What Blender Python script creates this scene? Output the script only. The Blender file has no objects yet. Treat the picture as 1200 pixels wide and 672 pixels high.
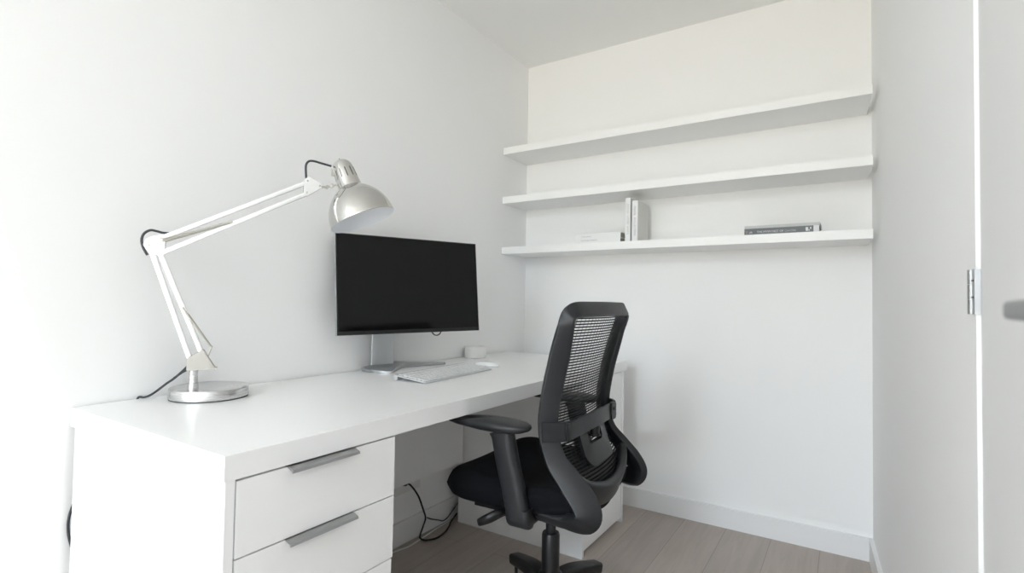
import bpy, bmesh, math, random
from mathutils import Vector, Matrix, Quaternion
random.seed(7)
C = bpy.context.scene.collection
SC = bpy.context.scene
V = Vector

# ------------------------------------------------------------------ materials
def mat(name, col, rough=.5, metal=0., bump=0., bscale=40., spec=.5, var=0., vscale=6., coat=0.):
    m = bpy.data.materials.new(name); m.use_nodes = True
    nt = m.node_tree; b = nt.nodes['Principled BSDF']
    b.inputs['Base Color'].default_value = (*col, 1)
    b.inputs['Roughness'].default_value = rough
    b.inputs['Metallic'].default_value = metal
    b.inputs['Specular IOR Level'].default_value = spec
    b.inputs['Coat Weight'].default_value = coat
    tc = nt.nodes.new('ShaderNodeTexCoord')
    if var > 0:
        n = nt.nodes.new('ShaderNodeTexNoise'); n.inputs['Scale'].default_value = vscale
        n.inputs['Detail'].default_value = 4
        nt.links.new(tc.outputs['Object'], n.inputs['Vector'])
        mx = nt.nodes.new('ShaderNodeMix'); mx.data_type = 'RGBA'
        mx.inputs['A'].default_value = (*[c * (1 - var) for c in col], 1)
        mx.inputs['B'].default_value = (*[min(1, c * (1 + var)) for c in col], 1)
        nt.links.new(n.outputs['Fac'], mx.inputs['Factor'])
        nt.links.new(mx.outputs['Result'], b.inputs['Base Color'])
    if bump > 0:
        n2 = nt.nodes.new('ShaderNodeTexNoise'); n2.inputs['Scale'].default_value = bscale
        n2.inputs['Detail'].default_value = 3
        nt.links.new(tc.outputs['Object'], n2.inputs['Vector'])
        bp = nt.nodes.new('ShaderNodeBump'); bp.inputs['Strength'].default_value = bump
        bp.inputs['Distance'].default_value = .002
        nt.links.new(n2.outputs['Fac'], bp.inputs['Height'])
        nt.links.new(bp.outputs['Normal'], b.inputs['Normal'])
    return m

def brushed(name, col, rough, sx=(2, 2, 300)):
    m = mat(name, col, rough, 1.)
    nt = m.node_tree; b = nt.nodes['Principled BSDF']
    tc = nt.nodes.new('ShaderNodeTexCoord'); mp = nt.nodes.new('ShaderNodeMapping')
    mp.inputs['Scale'].default_value = sx
    n = nt.nodes.new('ShaderNodeTexNoise'); n.inputs['Scale'].default_value = 3
    nt.links.new(tc.outputs['Object'], mp.inputs['Vector']); nt.links.new(mp.outputs['Vector'], n.inputs['Vector'])
    r = nt.nodes.new('ShaderNodeMapRange'); r.inputs['To Min'].default_value = rough - .05; r.inputs['To Max'].default_value = rough + .08
    nt.links.new(n.outputs['Fac'], r.inputs['Value']); nt.links.new(r.outputs['Result'], b.inputs['Roughness'])
    return m

def wood_floor():
    m = bpy.data.materials.new('grey_oak_planks'); m.use_nodes = True
    nt = m.node_tree; L = nt.links; b = nt.nodes['Principled BSDF']
    tc = nt.nodes.new('ShaderNodeTexCoord')
    sw = nt.nodes.new('ShaderNodeMapping'); sw.inputs['Rotation'].default_value = (0, 0, math.pi / 2)
    L.new(tc.outputs['Object'], sw.inputs['Vector'])
    br = nt.nodes.new('ShaderNodeTexBrick')
    br.offset = .37; br.inputs['Scale'].default_value = 1
    br.inputs['Brick Width'].default_value = 1.3; br.inputs['Row Height'].default_value = .185
    br.inputs['Mortar Size'].default_value = .0012; br.inputs['Mortar Smooth'].default_value = .2
    br.inputs['Color1'].default_value = (.465, .405, .36, 1); br.inputs['Color2'].default_value = (.42, .37, .335, 1)
    br.inputs['Mortar'].default_value = (.27, .235, .205, 1); br.inputs['Bias'].default_value = 0
    L.new(sw.outputs['Vector'], br.inputs['Vector'])
    mp = nt.nodes.new('ShaderNodeMapping'); mp.inputs['Scale'].default_value = (16, 1.3, 1)
    L.new(tc.outputs['Object'], mp.inputs['Vector'])
    n = nt.nodes.new('ShaderNodeTexNoise'); n.inputs['Scale'].default_value = 2.2; n.inputs['Detail'].default_value = 6
    n.inputs['Distortion'].default_value = .8
    L.new(mp.outputs['Vector'], n.inputs['Vector'])
    cr = nt.nodes.new('ShaderNodeValToRGB')
    cr.color_ramp.elements[0].position = .3; cr.color_ramp.elements[0].color = (.90, .895, .89, 1)
    cr.color_ramp.elements[1].position = .7; cr.color_ramp.elements[1].color = (1.06, 1.06, 1.06, 1)
    L.new(n.outputs['Fac'], cr.inputs['Fac'])
    mx = nt.nodes.new('ShaderNodeMix'); mx.data_type = 'RGBA'; mx.blend_type = 'MULTIPLY'; mx.inputs['Factor'].default_value = 1
    L.new(br.outputs['Color'], mx.inputs['A']); L.new(cr.outputs['Color'], mx.inputs['B'])
    L.new(mx.outputs['Result'], b.inputs['Base Color'])
    b.inputs['Roughness'].default_value = .5
    return m

def glass_mat():
    m = bpy.data.materials.new('window_glass'); m.use_nodes = True
    nt = m.node_tree; nt.nodes.remove(nt.nodes['Principled BSDF'])
    t = nt.nodes.new('ShaderNodeBsdfTransparent'); g = nt.nodes.new('ShaderNodeBsdfGlossy'); g.inputs['Roughness'].default_value = .02
    f = nt.nodes.new('ShaderNodeFresnel'); f.inputs['IOR'].default_value = 1.3
    mx = nt.nodes.new('ShaderNodeMixShader')
    nt.links.new(f.outputs['Fac'], mx.inputs['Fac']); nt.links.new(t.outputs[0], mx.inputs[1]); nt.links.new(g.outputs[0], mx.inputs[2])
    nt.links.new(mx.outputs[0], nt.nodes['Material Output'].inputs['Surface'])
    return m

M = {}
M['wall'] = mat('white_wall_paint', (.915, .915, .912), .75, bump=.06, bscale=220, spec=.25)
M['ceil'] = mat('ceiling_paint', (.90, .90, .89), .85, bump=.04, bscale=160, spec=.2)
M['trim'] = mat('white_gloss_trim', (.84, .84, .84), .4, bump=.02, bscale=30)
M['door'] = mat('white_door_lacquer', (.83, .83, .83), .45, bump=.02, bscale=30)
M['lam'] = mat('white_laminate', (.89, .89, .89), .32, bump=.02, bscale=300)
M['shelf'] = mat('white_shelf_foil', (.89, .89, .885), .42, bump=.02, bscale=200)
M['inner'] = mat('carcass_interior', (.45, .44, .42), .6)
M['floor'] = wood_floor()
M['chrome'] = mat('polished_chrome', (.62, .615, .595), .05, 1.)
M['chrome_bar'] = brushed('satin_chrome_bar', (.90, .90, .90), .2)
M['brushed'] = brushed('brushed_steel', (.66, .66, .66), .26)
M['bracket'] = brushed('warm_steel_plate', (.50, .485, .455), .34)
M['spring'] = mat('spring_steel', (.50, .48, .44), .35, 1., bump=.4, bscale=900)
M['cable'] = mat('dark_cable_rubber', (.030, .034, .042), .45)
M['black'] = mat('black_rubber_cable', (.008, .008, .009), .5)
M['shade_in'] = mat('shade_white_enamel', (.82, .84, .87), .4)
M['bulb'] = mat('frosted_bulb', (.9, .9, .9), .3)
M['slot'] = mat('dark_slot', (.03, .028, .025), .6)
M['screen'] = mat('black_screen_glass', (.005, .0052, .0053), .08, spec=.24, bump=.01, bscale=400)
M['bezel'] = mat('black_bezel', (.008, .008, .009), .4)
M['alu'] = brushed('silver_aluminium', (.60, .62, .64), .34)
M['alu_dark'] = brushed('stand_foot_aluminium', (.47, .48, .49), .34)
M['alu_handle'] = brushed('satin_aluminium_pull', (.42, .425, .43), .42)
M['key'] = mat('white_key', (.80, .80, .81), .5)
M['kb'] = mat('silver_keyboard_tray', (.60, .61, .62), .4, .2)
M['mouse'] = mat('white_mouse_shell', (.80, .81, .81), .25)
M['pot'] = mat('white_ceramic', (.86, .85, .83), .35)
M['plastic'] = mat('charcoal_plastic', (.0125, .0135, .016), .42, spec=.42, bump=.08, bscale=500)
M['plastic2'] = mat('satin_black_plastic', (.007, .0075, .0085), .38, spec=.36, bump=.05, bscale=500)
M['mesh'] = mat('black_mesh_strand', (.008, .008, .009), .65)
M['fabric'] = mat('black_seat_fabric', (.0045, .0048, .0065), .9, bump=.5, bscale=900, spec=.15)
M['steel_dark'] = mat('black_gas_spring', (.014, .014, .015), .3, .4)
M['tyre'] = mat('black_castor', (.008, .008, .008), .5)
M['pages'] = mat('paper_pages', (.72, .68, .58), .8, bump=.3, bscale=300)
M['pages_shade'] = mat('shaded_pages', (.42, .40, .35), .8, bump=.3, bscale=300)  # paper colour darkened for the shadow on the stack's page ends
M['cover_w'] = mat('white_book_cover', (.82, .825, .83), .45)
M['cover_c'] = mat('cream_book_cover', (.74, .735, .70), .55)
M['cover_d'] = mat('slate_book_cover', (.105, .115, .125), .45)
M['cover_g'] = mat('pale_grey_cover', (.50, .51, .51), .5)
M['ink'] = mat('grey_ink', (.36, .37, .40), .6)
M['ink_w'] = mat('white_ink', (.70, .71, .72), .6)
M['ink_r'] = mat('brown_ink', (.28, .20, .16), .6)
M['nickel'] = brushed('satin_nickel', (.36, .365, .37), .36)
M['handle'] = brushed('grey_door_lever', (.34, .345, .35), .4)
M['white_cable'] = mat('white_cable', (.78, .78, .77), .5)
M['socket'] = mat('white_socket_plastic', (.80, .80, .79), .35)
M['glass'] = glass_mat()

# ------------------------------------------------------------------ mesh helpers
def fin(o, ang=40):
    me = o.data
    for p in me.polygons: p.use_smooth = True
    me.set_sharp_from_angle(angle=math.radians(ang))

def obj(name, bm, m, parent=None, ang=40, bevel=0, seg=2, mods=()):
    if bevel > 0:
        eds = [e for e in bm.edges if e.is_manifold and e.calc_face_angle(0) > .6]
        bmesh.ops.bevel(bm, geom=eds, offset=bevel, segments=seg, affect='EDGES', profile=.6, clamp_overlap=True)
    bmesh.ops.recalc_face_normals(bm, faces=bm.faces)
    me = bpy.data.meshes.new(name); bm.to_mesh(me); bm.free()
    me.materials.append(m)
    o = bpy.data.objects.new(name, me); C.objects.link(o)
    fin(o, ang)
    if parent: o.parent = parent
    return o

def tag(o, label=None, cat=None, group=None, kind=None):
    if label: o['label'] = label
    if cat: o['category'] = cat
    if group: o['group'] = group
    if kind: o['kind'] = kind
    return o

def empty(name, loc=(0, 0, 0), rz=0, **k):
    o = bpy.data.objects.new(name, None); C.objects.link(o)
    o.location = loc; o.rotation_euler = (0, 0, rz); o.empty_display_size = .1
    return tag(o, **k)

def struct(name, bm, m, parent=None, **k):
    o = obj(name, bm, m, parent, **k); o['kind'] = 'structure'; return o

def B(): return bmesh.new()

def box(bm, lo, hi, mtx=None):
    vs = []
    for z in (lo[2], hi[2]):
        for x, y in ((lo[0], lo[1]), (hi[0], lo[1]), (hi[0], hi[1]), (lo[0], hi[1])):
            p = V((x, y, z)); vs.append(bm.verts.new(mtx @ p if mtx else p))
    for f in ((0, 3, 2, 1), (4, 5, 6, 7), (0, 1, 5, 4), (1, 2, 6, 5), (2, 3, 7, 6), (3, 0, 4, 7)):
        bm.faces.new([vs[i] for i in f])
    return bm

def prism(bm, poly, d):
    """poly: list of 3D points, extruded by vector d"""
    d = V(d); a = [bm.verts.new(V(p)) for p in poly]; b = [bm.verts.new(V(p) + d) for p in poly]
    n = len(poly)
    bm.faces.new(a[::-1]); bm.faces.new(b)
    for i in range(n): bm.faces.new([a[i], a[(i + 1) % n], b[(i + 1) % n], b[i]])
    return bm

def frame_of(ax):
    ax = V(ax).normalized(); up = V((0, 0, 1)) if abs(ax.z) < .95 else V((1, 0, 0))
    u = ax.cross(up).normalized(); w = u.cross(ax).normalized()
    return u, w

def lathe(bm, prof, o=(0, 0, 0), ax=(0, 0, 1), n=32, caps=True):
    """prof: list of (radius, height along ax)"""
    o = V(o); ax = V(ax).normalized(); u, w = frame_of(ax)
    rings = []
    for r, h in prof:
        if r < 1e-6: rings.append([bm.verts.new(o + ax * h)]); continue
        rings.append([bm.verts.new(o + ax * h + (u * math.cos(2 * math.pi * i / n) + w * math.sin(2 * math.pi * i / n)) * r) for i in range(n)])
    for a, b in zip(rings, rings[1:]):
        for i in range(n):
            j = (i + 1) % n
            if len(a) == 1: bm.faces.new([a[0], b[j], b[i]])
            elif len(b) == 1: bm.faces.new([a[i], a[j], b[0]])
            else: bm.faces.new([a[i], a[j], b[j], b[i]])
    if caps:
        if len(rings[0]) > 1: bm.faces.new(rings[0][::-1])
        if len(rings[-1]) > 1: bm.faces.new(rings[-1])
    return bm

def cyl(bm, a, b, r, r2=None, n=20):
    a = V(a); b = V(b); L = (b - a).length
    return lathe(bm, [(r, 0), (r if r2 is None else r2, L)], a, b - a, n)

def smooth(pts, k=8, closed=False):
    P = [V(p) for p in pts]; out = []
    n = len(P)
    for i in range(n - 1):
        p0 = P[max(i - 1, 0)]; p1 = P[i]; p2 = P[i + 1]; p3 = P[min(i + 2, n - 1)]
        for s in range(k):
            t = s / k
            out.append(.5 * ((2 * p1) + (p2 - p0) * t + (2 * p0 - 5 * p1 + 4 * p2 - p3) * t * t + (3 * p1 - p0 - 3 * p2 + p3) * t ** 3))
    out.append(P[-1]); return out

def tube(bm, pts, r, n=10, caps=True, taper=None):
    P = [V(p) for p in pts]; rings = []
    t0 = (P[1] - P[0]).normalized(); u, w = frame_of(t0)
    pt = t0
    for i, p in enumerate(P):
        t = (P[min(i + 1, len(P) - 1)] - P[max(i - 1, 0)])
        t = t.normalized() if t.length > 1e-9 else pt
        q = pt.rotation_difference(t); u = q @ u; w = q @ w; pt = t
        rr = r if taper is None else taper(i / (len(P) - 1)) * r
        rings.append([bm.verts.new(p + (u * math.cos(2 * math.pi * k / n) + w * math.sin(2 * math.pi * k / n)) * rr) for k in range(n)])
    for a, b in zip(rings, rings[1:]):
        for k in range(n): bm.faces.new([a[k], a[(k + 1) % n], b[(k + 1) % n], b[k]])
    if caps: bm.faces.new(rings[0][::-1]); bm.faces.new(rings[-1])
    return bm

def section(u, w, hu, hw, ch, n=3):
    """rounded-rectangle offsets around a sweep point"""
    out = []
    for sx, sy, a0 in ((1, 1, 0), (-1, 1, 90), (-1, -1, 180), (1, -1, 270)):
        for k in range(n + 1):
            a = math.radians(a0 + 90 * k / n)
            out.append(u * (sx * (hu - ch) + ch * math.cos(a)) + w * (sy * (hw - ch) + ch * math.sin(a)))
    return out

def sweep(bm, pts, side, half, ch=.006, closed=False, n=3):
    """sweep a rounded rectangle; side(i)->unit vector across, half(i)->(half across, half thick)"""
    P = [V(p) for p in pts]; N = len(P); rings = []
    for i, p in enumerate(P):
        if closed: t = P[(i + 1) % N] - P[i - 1]
        else: t = P[min(i + 1, N - 1)] - P[max(i - 1, 0)]
        t.normalize(); s = V(side(i)); s = (s - t * s.dot(t)).normalized(); w = t.cross(s)
        hu, hw = half(i)
        rings.append([bm.verts.new(p + o) for o in section(s, w, hu, hw, min(ch, hu * .98, hw * .98), n)])
    m = len(rings[0])
    for i in range(N if closed else N - 1):
        a = rings[i]; b = rings[(i + 1) % N]
        for k in range(m): bm.faces.new([a[k], a[(k + 1) % m], b[(k + 1) % m], b[k]])
    if not closed: bm.faces.new(rings[0][::-1]); bm.faces.new(rings[-1])
    return bm

def bar(bm, a, b, hw, side, ch=.0015):
    side = V(side)
    return sweep(bm, [a, b], lambda i: side, lambda i: (hw, hw), ch, n=2)

def rrect(cx, cy, hx, hy, r, n=6):
    out = []
    for sx, sy, a0 in ((1, 1, 0), (-1, 1, 90), (-1, -1, 180), (1, -1, 270)):
        for k in range(n + 1):
            a = math.radians(a0 + 90 * k / n)
            out.append((cx + sx * (hx - r) + r * math.cos(a), cy + sy * (hy - r) + r * math.sin(a)))
    return out

# ------------------------------------------------------------------ room
S = math.tan(math.radians(3.3))                 # the right wall runs slightly off square
def rw(y, off=0): return 1.665 - y * S + off    # x of the right wall at y
YF, HC = -9.2, 2.402
WX0, WX1, WZ0, WZ1 = .06, 1.95, .06, 2.30        # front window
YH, YD, ZD = -1.498, -2.40, 2.06                # door opening
bm = B(); box(bm, (-.12, YF - .15, -.05), (2.9, .12, 0)); struct('floor', bm, M['floor'])
bm = B(); box(bm, (-.12, YF - .15, HC), (2.9, .12, HC + .08)); struct('ceiling', bm, M['ceil'])
bm = B(); box(bm, (-.12, YF - .15, 0), (0, .12, HC)); struct('wall_left', bm, M['wall'])
bm = B(); box(bm, (0, 0, 0), (2.9, .12, HC)); struct('wall_back', bm, M['wall'])
def wseg(bm, y0, y1, z0, z1, t=.11):
    prism(bm, [(rw(y0), y0, z0), (rw(y1), y1, z0), (rw(y1) + t, y1, z0), (rw(y0) + t, y0, z0)], (0, 0, z1 - z0))
bm = B(); wseg(bm, 0, YH, 0, HC); wseg(bm, YD, YF, 0, HC); wseg(bm, YH, YD, ZD, HC)
struct('wall_right', bm, M['wall'])
bm = B(); box(bm, (2.75, -2.48, 0), (2.87, 0, HC)); wx = rw(-2.48) + .112; box(bm, (wx, -2.48, 0), (2.75, -2.42, HC)); struct('wall_leak_block', bm, M['wall'])  # unseen hall shell, added to stop daylight leaking past the ajar door
# front wall with a tall window
bm = B()
box(bm, (0, YF - .15, 0), (WX0, YF, HC)); box(bm, (WX1, YF - .15, 0), (2.9, YF, HC))
box(bm, (WX0, YF - .15, 0), (WX1, YF, WZ0)); box(bm, (WX0, YF - .15, WZ1), (WX1, YF, HC))
struct('wall_front', bm, M['wall'])
bm = B()
fy0, fy1 = YF - .11, YF - .05
for x0, x1 in ((WX0, WX0 + .05), (WX1 - .05, WX1), ((WX0 + WX1) / 2 - .03, (WX0 + WX1) / 2 + .03)):
    box(bm, (x0, fy0, WZ0), (x1, fy1, WZ1))
for z0, z1 in ((WZ0, WZ0 + .05), (WZ1 - .05, WZ1)):
    box(bm, (WX0 + .05, fy0, z0), (WX1 - .05, fy1, z1))
win = struct('window_1', bm, M['trim'])
for a, b in ((WX0 + .05, (WX0 + WX1) / 2 - .03), ((WX0 + WX1) / 2 + .03, WX1 - .05)):
    bm = B(); box(bm, (a, YF - .085, WZ0 + .05), (b, YF - .079, WZ1 - .05)); obj('pane', bm, M['glass'], win)
# baseboards
def skirt(prof_h=.091, t=.015): return prof_h, t
bm = B(); box(bm, (0, -.015, 0), (rw(0) - .002, 0, .091)); struct('baseboard_back', bm, M['trim'], bevel=.003)
bm = B(); box(bm, (0, YF, 0), (.012, -.016, .095)); struct('baseboard_left', bm, M['trim'], bevel=.003)
bm = B()
prism(bm, [(rw(-.016) - .015, -.016, 0), (rw(YH + .01) - .015, YH + .01, 0), (rw(YH + .01), YH + .01, 0), (rw(-.016), -.016, 0)], (0, 0, .091))
struct('baseboard_right', bm, M['trim'], bevel=.003)
# door frame lining (jamb strip catches the window light) and the door ajar
nv = V((-1, S, 0)).normalized() * -1            # outward normal of the right wall (towards the hall)
tv = V((S, -1, 0)).normalized()                 # along the wall towards the camera
Hp = V((rw(YH), YH, 0))
def wl(a, o, z): return Hp + tv * a + nv * o + V((0, 0, z))   # along, outward, up
bm = B()
dl = (YH - YD) / math.cos(math.radians(3.3))
def wbox(bm, a0, a1, o0, o1, z0, z1):
    prism(bm, [wl(a0, o0, z0), wl(a1, o0, z0), wl(a1, o1, z0), wl(a0, o1, z0)], (0, 0, z1 - z0))
wbox(bm, .0005, .005, -.0005, .109, 0, ZD - .002)
wbox(bm, dl - .03, dl - .0005, .001, .109, 0, ZD - .002)
wbox(bm, .009, dl - .03, .001, .109, ZD - .03, ZD - .002)
struct('trim_1', bm, M['trim'], bevel=.0015)
dd = empty('door_1', tuple(wl(.0062, .0055, 0)), 0, kind='structure')
d0 = wl(.0062, .0055, 0); d1 = V((1.722, -2.17, 0)); dv = (d1 - d0).normalized(); dn = V((-dv.y, dv.x, 0))
if dn.x < 0: dn = -dn                            # outward
def dl_(a, o, z): return dv * a + dn * o + V((0, 0, z))
def dbox(bm, a0, a1, o0, o1, z0, z1):
    prism(bm, [dl_(a0, o0, z0), dl_(a1, o0, z0), dl_(a1, o1, z0), dl_(a0, o1, z0)], (0, 0, z1 - z0))
bm = B(); dbox(bm, 0, .852, 0, .04, .008, ZD - .034); leaf = obj('door_leaf', bm, M['door'], dd, bevel=.0025)
for hz in (1.051, .28, 1.82):
    bm = B()
    hp = dl_(-.0065, -.0110, 0)
    for k in range(3):
        cyl(bm, hp + V((0, 0, hz - .036 + k * .024)), hp + V((0, 0, hz - .036 + k * .024 + .0232)), .0048, n=20)
    prism(bm, [hp + V((0, -.0, hz - .036)), hp + dv * .0082 + dn * .003 + V((0, 0, hz - .036)), hp + dv * .0082 + dn * .0108 + V((0, 0, hz - .036)), hp + dn * .0108 + V((0, 0, hz - .036))], (0, 0, .072))
    hg = obj('hinge', bm, M['nickel'], dd); hg['label'] = 'satin steel barrel hinge'
    for dz in (-.0175, .009):
        bm = B(); cyl(bm, hp + dv * .0062 - dn * .0008 + V((0, 0, hz - dz)), hp + dv * .0062 + dn * .005 + V((0, 0, hz - dz)), .0012, n=10)
        obj('screw', bm, M['slot'], hg)
# lever handle
ha, hz = .790, 1.022
bm = B(); lathe(bm, [(.026, 0), (.026, .005), (.024, .008), (0, .008)], dl_(ha, 0, hz), -dn, 32)
hr = obj('handle_rose', bm, M['handle'], dd)
bm = B(); cyl(bm, dl_(ha, -.007, hz), dl_(ha, -.052, hz), .0095, n=24)
sweep(bm, smooth([dl_(ha + .006, -.052, hz), dl_(ha - .03, -.0535, hz), dl_(ha - .08, -.054, hz), dl_(ha - .128, -.054, hz)], 5), lambda i: V((0, 0, 1)), lambda i: (.0066 - .00006 * i, .0075), .003)
h = obj('lever_handle', bm, M['handle'], dd); h['label'] = 'satin grey lever handle'

# ------------------------------------------------------------------ shelves
def shelf(z, label):
    bm = B()
    prism(bm, [(.0015, -.0015, z - .0365), (.0015, -.254, z - .0365), (1.660, -.254, z - .0365), (1.648, -.0015, z - .0365)], (0, 0, .0365))
    o = obj('floating_shelf', bm, M['shelf'], bevel=.0012)
    tag(o, label, 'shelf', 'white floating shelves on the back wall')
shelf(1.862, 'topmost white floating shelf, empty, nearest the ceiling')
shelf(1.593, 'middle white floating shelf, empty, above the books')
shelf(1.318, 'lowest white floating shelf, holding the books')

# ------------------------------------------------------------------ books
def book(name, label, w, d, h, cover, pages, loc, rz=0, group=None, standing=False, thick=.0025):
    """lying book: spine along local x at y=0 (front), depth d to +y, height h"""
    r = empty(name, loc, rz, label=label, cat='book', group=group)
    bm = B()
    if not standing:
        box(bm, (0, 0, 0), (w, d, thick)); box(bm, (0, 0, h - thick), (w, d, h)); box(bm, (0, 0, thick), (w, thick, h - thick))
        obj('cover', bm, cover, r, bevel=.0011)
        bm = B(); box(bm, (.003, thick, thick), (w - .003, d - .003, h - thick)); obj('pages', bm, pages, r)
    else:                                       # w = thickness, h = height
        box(bm, (0, 0, 0), (thick, d, h)); box(bm, (w - thick, 0, 0), (w, d, h)); box(bm, (thick, 0, 0), (w - thick, thick, h))
        obj('cover', bm, cover, r, bevel=.0006)
        bm = B(); box(bm, (thick, thick, .003), (w - thick, d - .003, h - .003)); obj('pages', bm, pages, r)
    return r

def lettering(parent, txt, size, mtx, m, name='spine_lettering'):
    cu = bpy.data.curves.new('tmp_txt', 'FONT'); cu.body = txt; cu.size = size; cu.extrude = .0001
    cu.resolution_u = 2
    t = bpy.data.objects.new('tmp_txt', cu); C.objects.link(t)
    dg = bpy.context.evaluated_depsgraph_get()
    me = bpy.data.meshes.new_from_object(t.evaluated_get(dg))
    bpy.data.objects.remove(t); bpy.data.curves.remove(cu)
    me.transform(mtx); me.materials.clear(); me.materials.append(m); me.name = name
    o = bpy.data.objects.new(name, me); C.objects.link(o); o.parent = parent
    return o
RX = Matrix.Rotation(math.pi / 2, 4, 'X')       # text in the xz plane facing -y
def T(x, y, z): return Matrix.Translation((x, y, z))
zs = 1.3181
b1 = book('paperback_book', 'white book lying flat, bottom one of the two-book stack', .240, .165, .0262, M['cover_w'], M['pages_shade'], (.417, -.205, zs), 0, 'white books on the lowest shelf')
b2 = book('paperback_book', 'white book lying flat on top of the two-book stack', .238, .163, .0262, M['cover_w'], M['pages_shade'], (.4195, -.2025, zs + .0263), 0, 'white books on the lowest shelf')
for b, tx, z in ((b1, 'THE HOUSE  INTERIORS', .0155), (b2, 'LIVING SPACE', .009)):
    lettering(b, tx, .0085, T(.03, -.00035, z) @ RX, M['ink'])
RV = Matrix.Rotation(math.pi / 2, 4, 'Y')       # text reading downwards
b3 = book('hardback_book', 'taller white book standing upright, left of the pair', .0265, .16, .214, M['cover_w'], M['pages'], (.6795, -.203, zs), 0, 'white books on the lowest shelf', True)
lettering(b3, 'DESIGN  HOMES  WHITE', .0135, T(.009, -.00035, .185) @ RV @ RX, M['cover_g'])
b4 = book('hardback_book', 'shorter white book standing upright with grey spine lettering, right of the pair', .0285, .152, .1975, M['cover_c'], M['pages'], (.7150, -.205, zs), 0, 'white books on the lowest shelf', True)
bm = B(); box(bm, (.0, -.0008, 0), (.0285, -.0002, .1975)); sl = obj('spine', bm, M['cover_w'], b4); sl['label'] = 'white spine'
lettering(b4, 'PRAXIS   KOLLECTION', .014, T(.009, -.0012, .172) @ RV @ RX, M['ink'])
b5 = book('hardback_book', 'dark slate grey book lying flat with white spine lettering', .272, .16, .0275, M['cover_d'], M['pages'], (1.215, -.232, zs), 0, 'books lying at the right of the lowest shelf')
lettering(b5, 'LIB', .010, T(.018, -.00035, .0085) @ RX, M['ink_w'])
lettering(b5, 'THE MYWORST OF', .0115, T(.048, -.00035, .0085) @ RX, M['ink_w'])
lettering(b5, 'CAVORK', .0105, T(.150, -.00035, .0085) @ RX, M['cover_g'])
bm = B(); box(bm, (.0065, -.0006, .006), (.0125, -.0001, .018)); obj('spine_emblem', bm, M['ink_r'], b5)
bm = B(); box(bm, (.225, -.0006, .007), (.2335, -.0001, .0215)); box(bm, (.235, -.0006, .007), (.2385, -.0001, .0125)); box(bm, (.2405, -.0006, .014), (.2445, -.0001, .0215)); obj('spine_logo', bm, M['ink_w'], b5)
bm = B(); box(bm, (.252, -.0006, .0005), (.2715, -.0001, .027)); q = obj('spine_panel', bm, M['ink_w'], b5); q['label'] = 'white end panel of the spine'
b6 = book('paperback_book', 'thin pale grey book lying on top of the dark slate book', .274, .158, .0115, M['cover_g'], M['pages'], (1.2155, -.231, zs + .0277), 0, 'books lying at the right of the lowest shelf', thick=.0015)

# ------------------------------------------------------------------ desk
ZT, ZB, DX = .750, .7055, .687
YN, YE = -2.105, -.179
bm = B(); box(bm, (.008, YN, ZB), (DX, YE, ZT))
top = obj('desk_worktop', bm, M['lam'], bevel=.0014)
tag(top, 'long white desk worktop carrying the lamp and monitor', 'desk top')
bm = B(); box(bm, (.070, -1.7025, .283), (.088, -.672, ZB - .0006)); mp_ = obj('modesty_panel', bm, M['lam'], bevel=.001)
tag(mp_, 'white modesty panel under the desk between the drawer unit and the cupboard', 'panel')

def unit(name, label, y0, y1, near):
    r = empty(name, (.36, (y0 + y1) / 2, 0), 0, label=label, cat='cabinet')
    ox, oy = .36, (y0 + y1) / 2
    x0, x1, zt = (.028 if near else .058), DX - .001, ZB - .0004
    def lb(bm, a, b): return box(bm, (a[0] - ox, a[1] - oy, a[2]), (b[0] - ox, b[1] - oy, b[2]))
    t = .017
    for ya, yb in ((y0, y0 + t), (y1 - t, y1)):
        xx = x1 if (near and ya == y0) or not near else x1 - .019
        bm = B(); lb(bm, (x0, ya, 0), (xx, yb, zt)); obj('side_panel', bm, M['lam'], r, bevel=.0008)
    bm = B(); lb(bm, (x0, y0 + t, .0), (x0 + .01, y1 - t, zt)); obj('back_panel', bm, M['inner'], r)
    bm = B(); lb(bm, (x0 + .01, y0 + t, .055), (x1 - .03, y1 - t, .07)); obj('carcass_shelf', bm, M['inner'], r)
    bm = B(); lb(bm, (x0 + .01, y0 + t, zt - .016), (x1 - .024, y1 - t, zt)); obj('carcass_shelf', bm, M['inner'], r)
    bm = B(); lb(bm, (x1 - .045, y0 + t, 0), (x1 - .028, y1 - t, .05)); obj('plinth', bm, M['lam'], r)
    return r, lb, t, x1
U, lb, t, x1 = unit('drawer_unit', 'white drawer unit with grey edge pulls under the near end of the desk', YN + .003, -1.7035, True)
y0, y1 = YN + .003 + t + .003, -1.7035
zz = [(.5675, .7015), (.4235, .5645), (.238, .4205), (.052, .235)]
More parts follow.
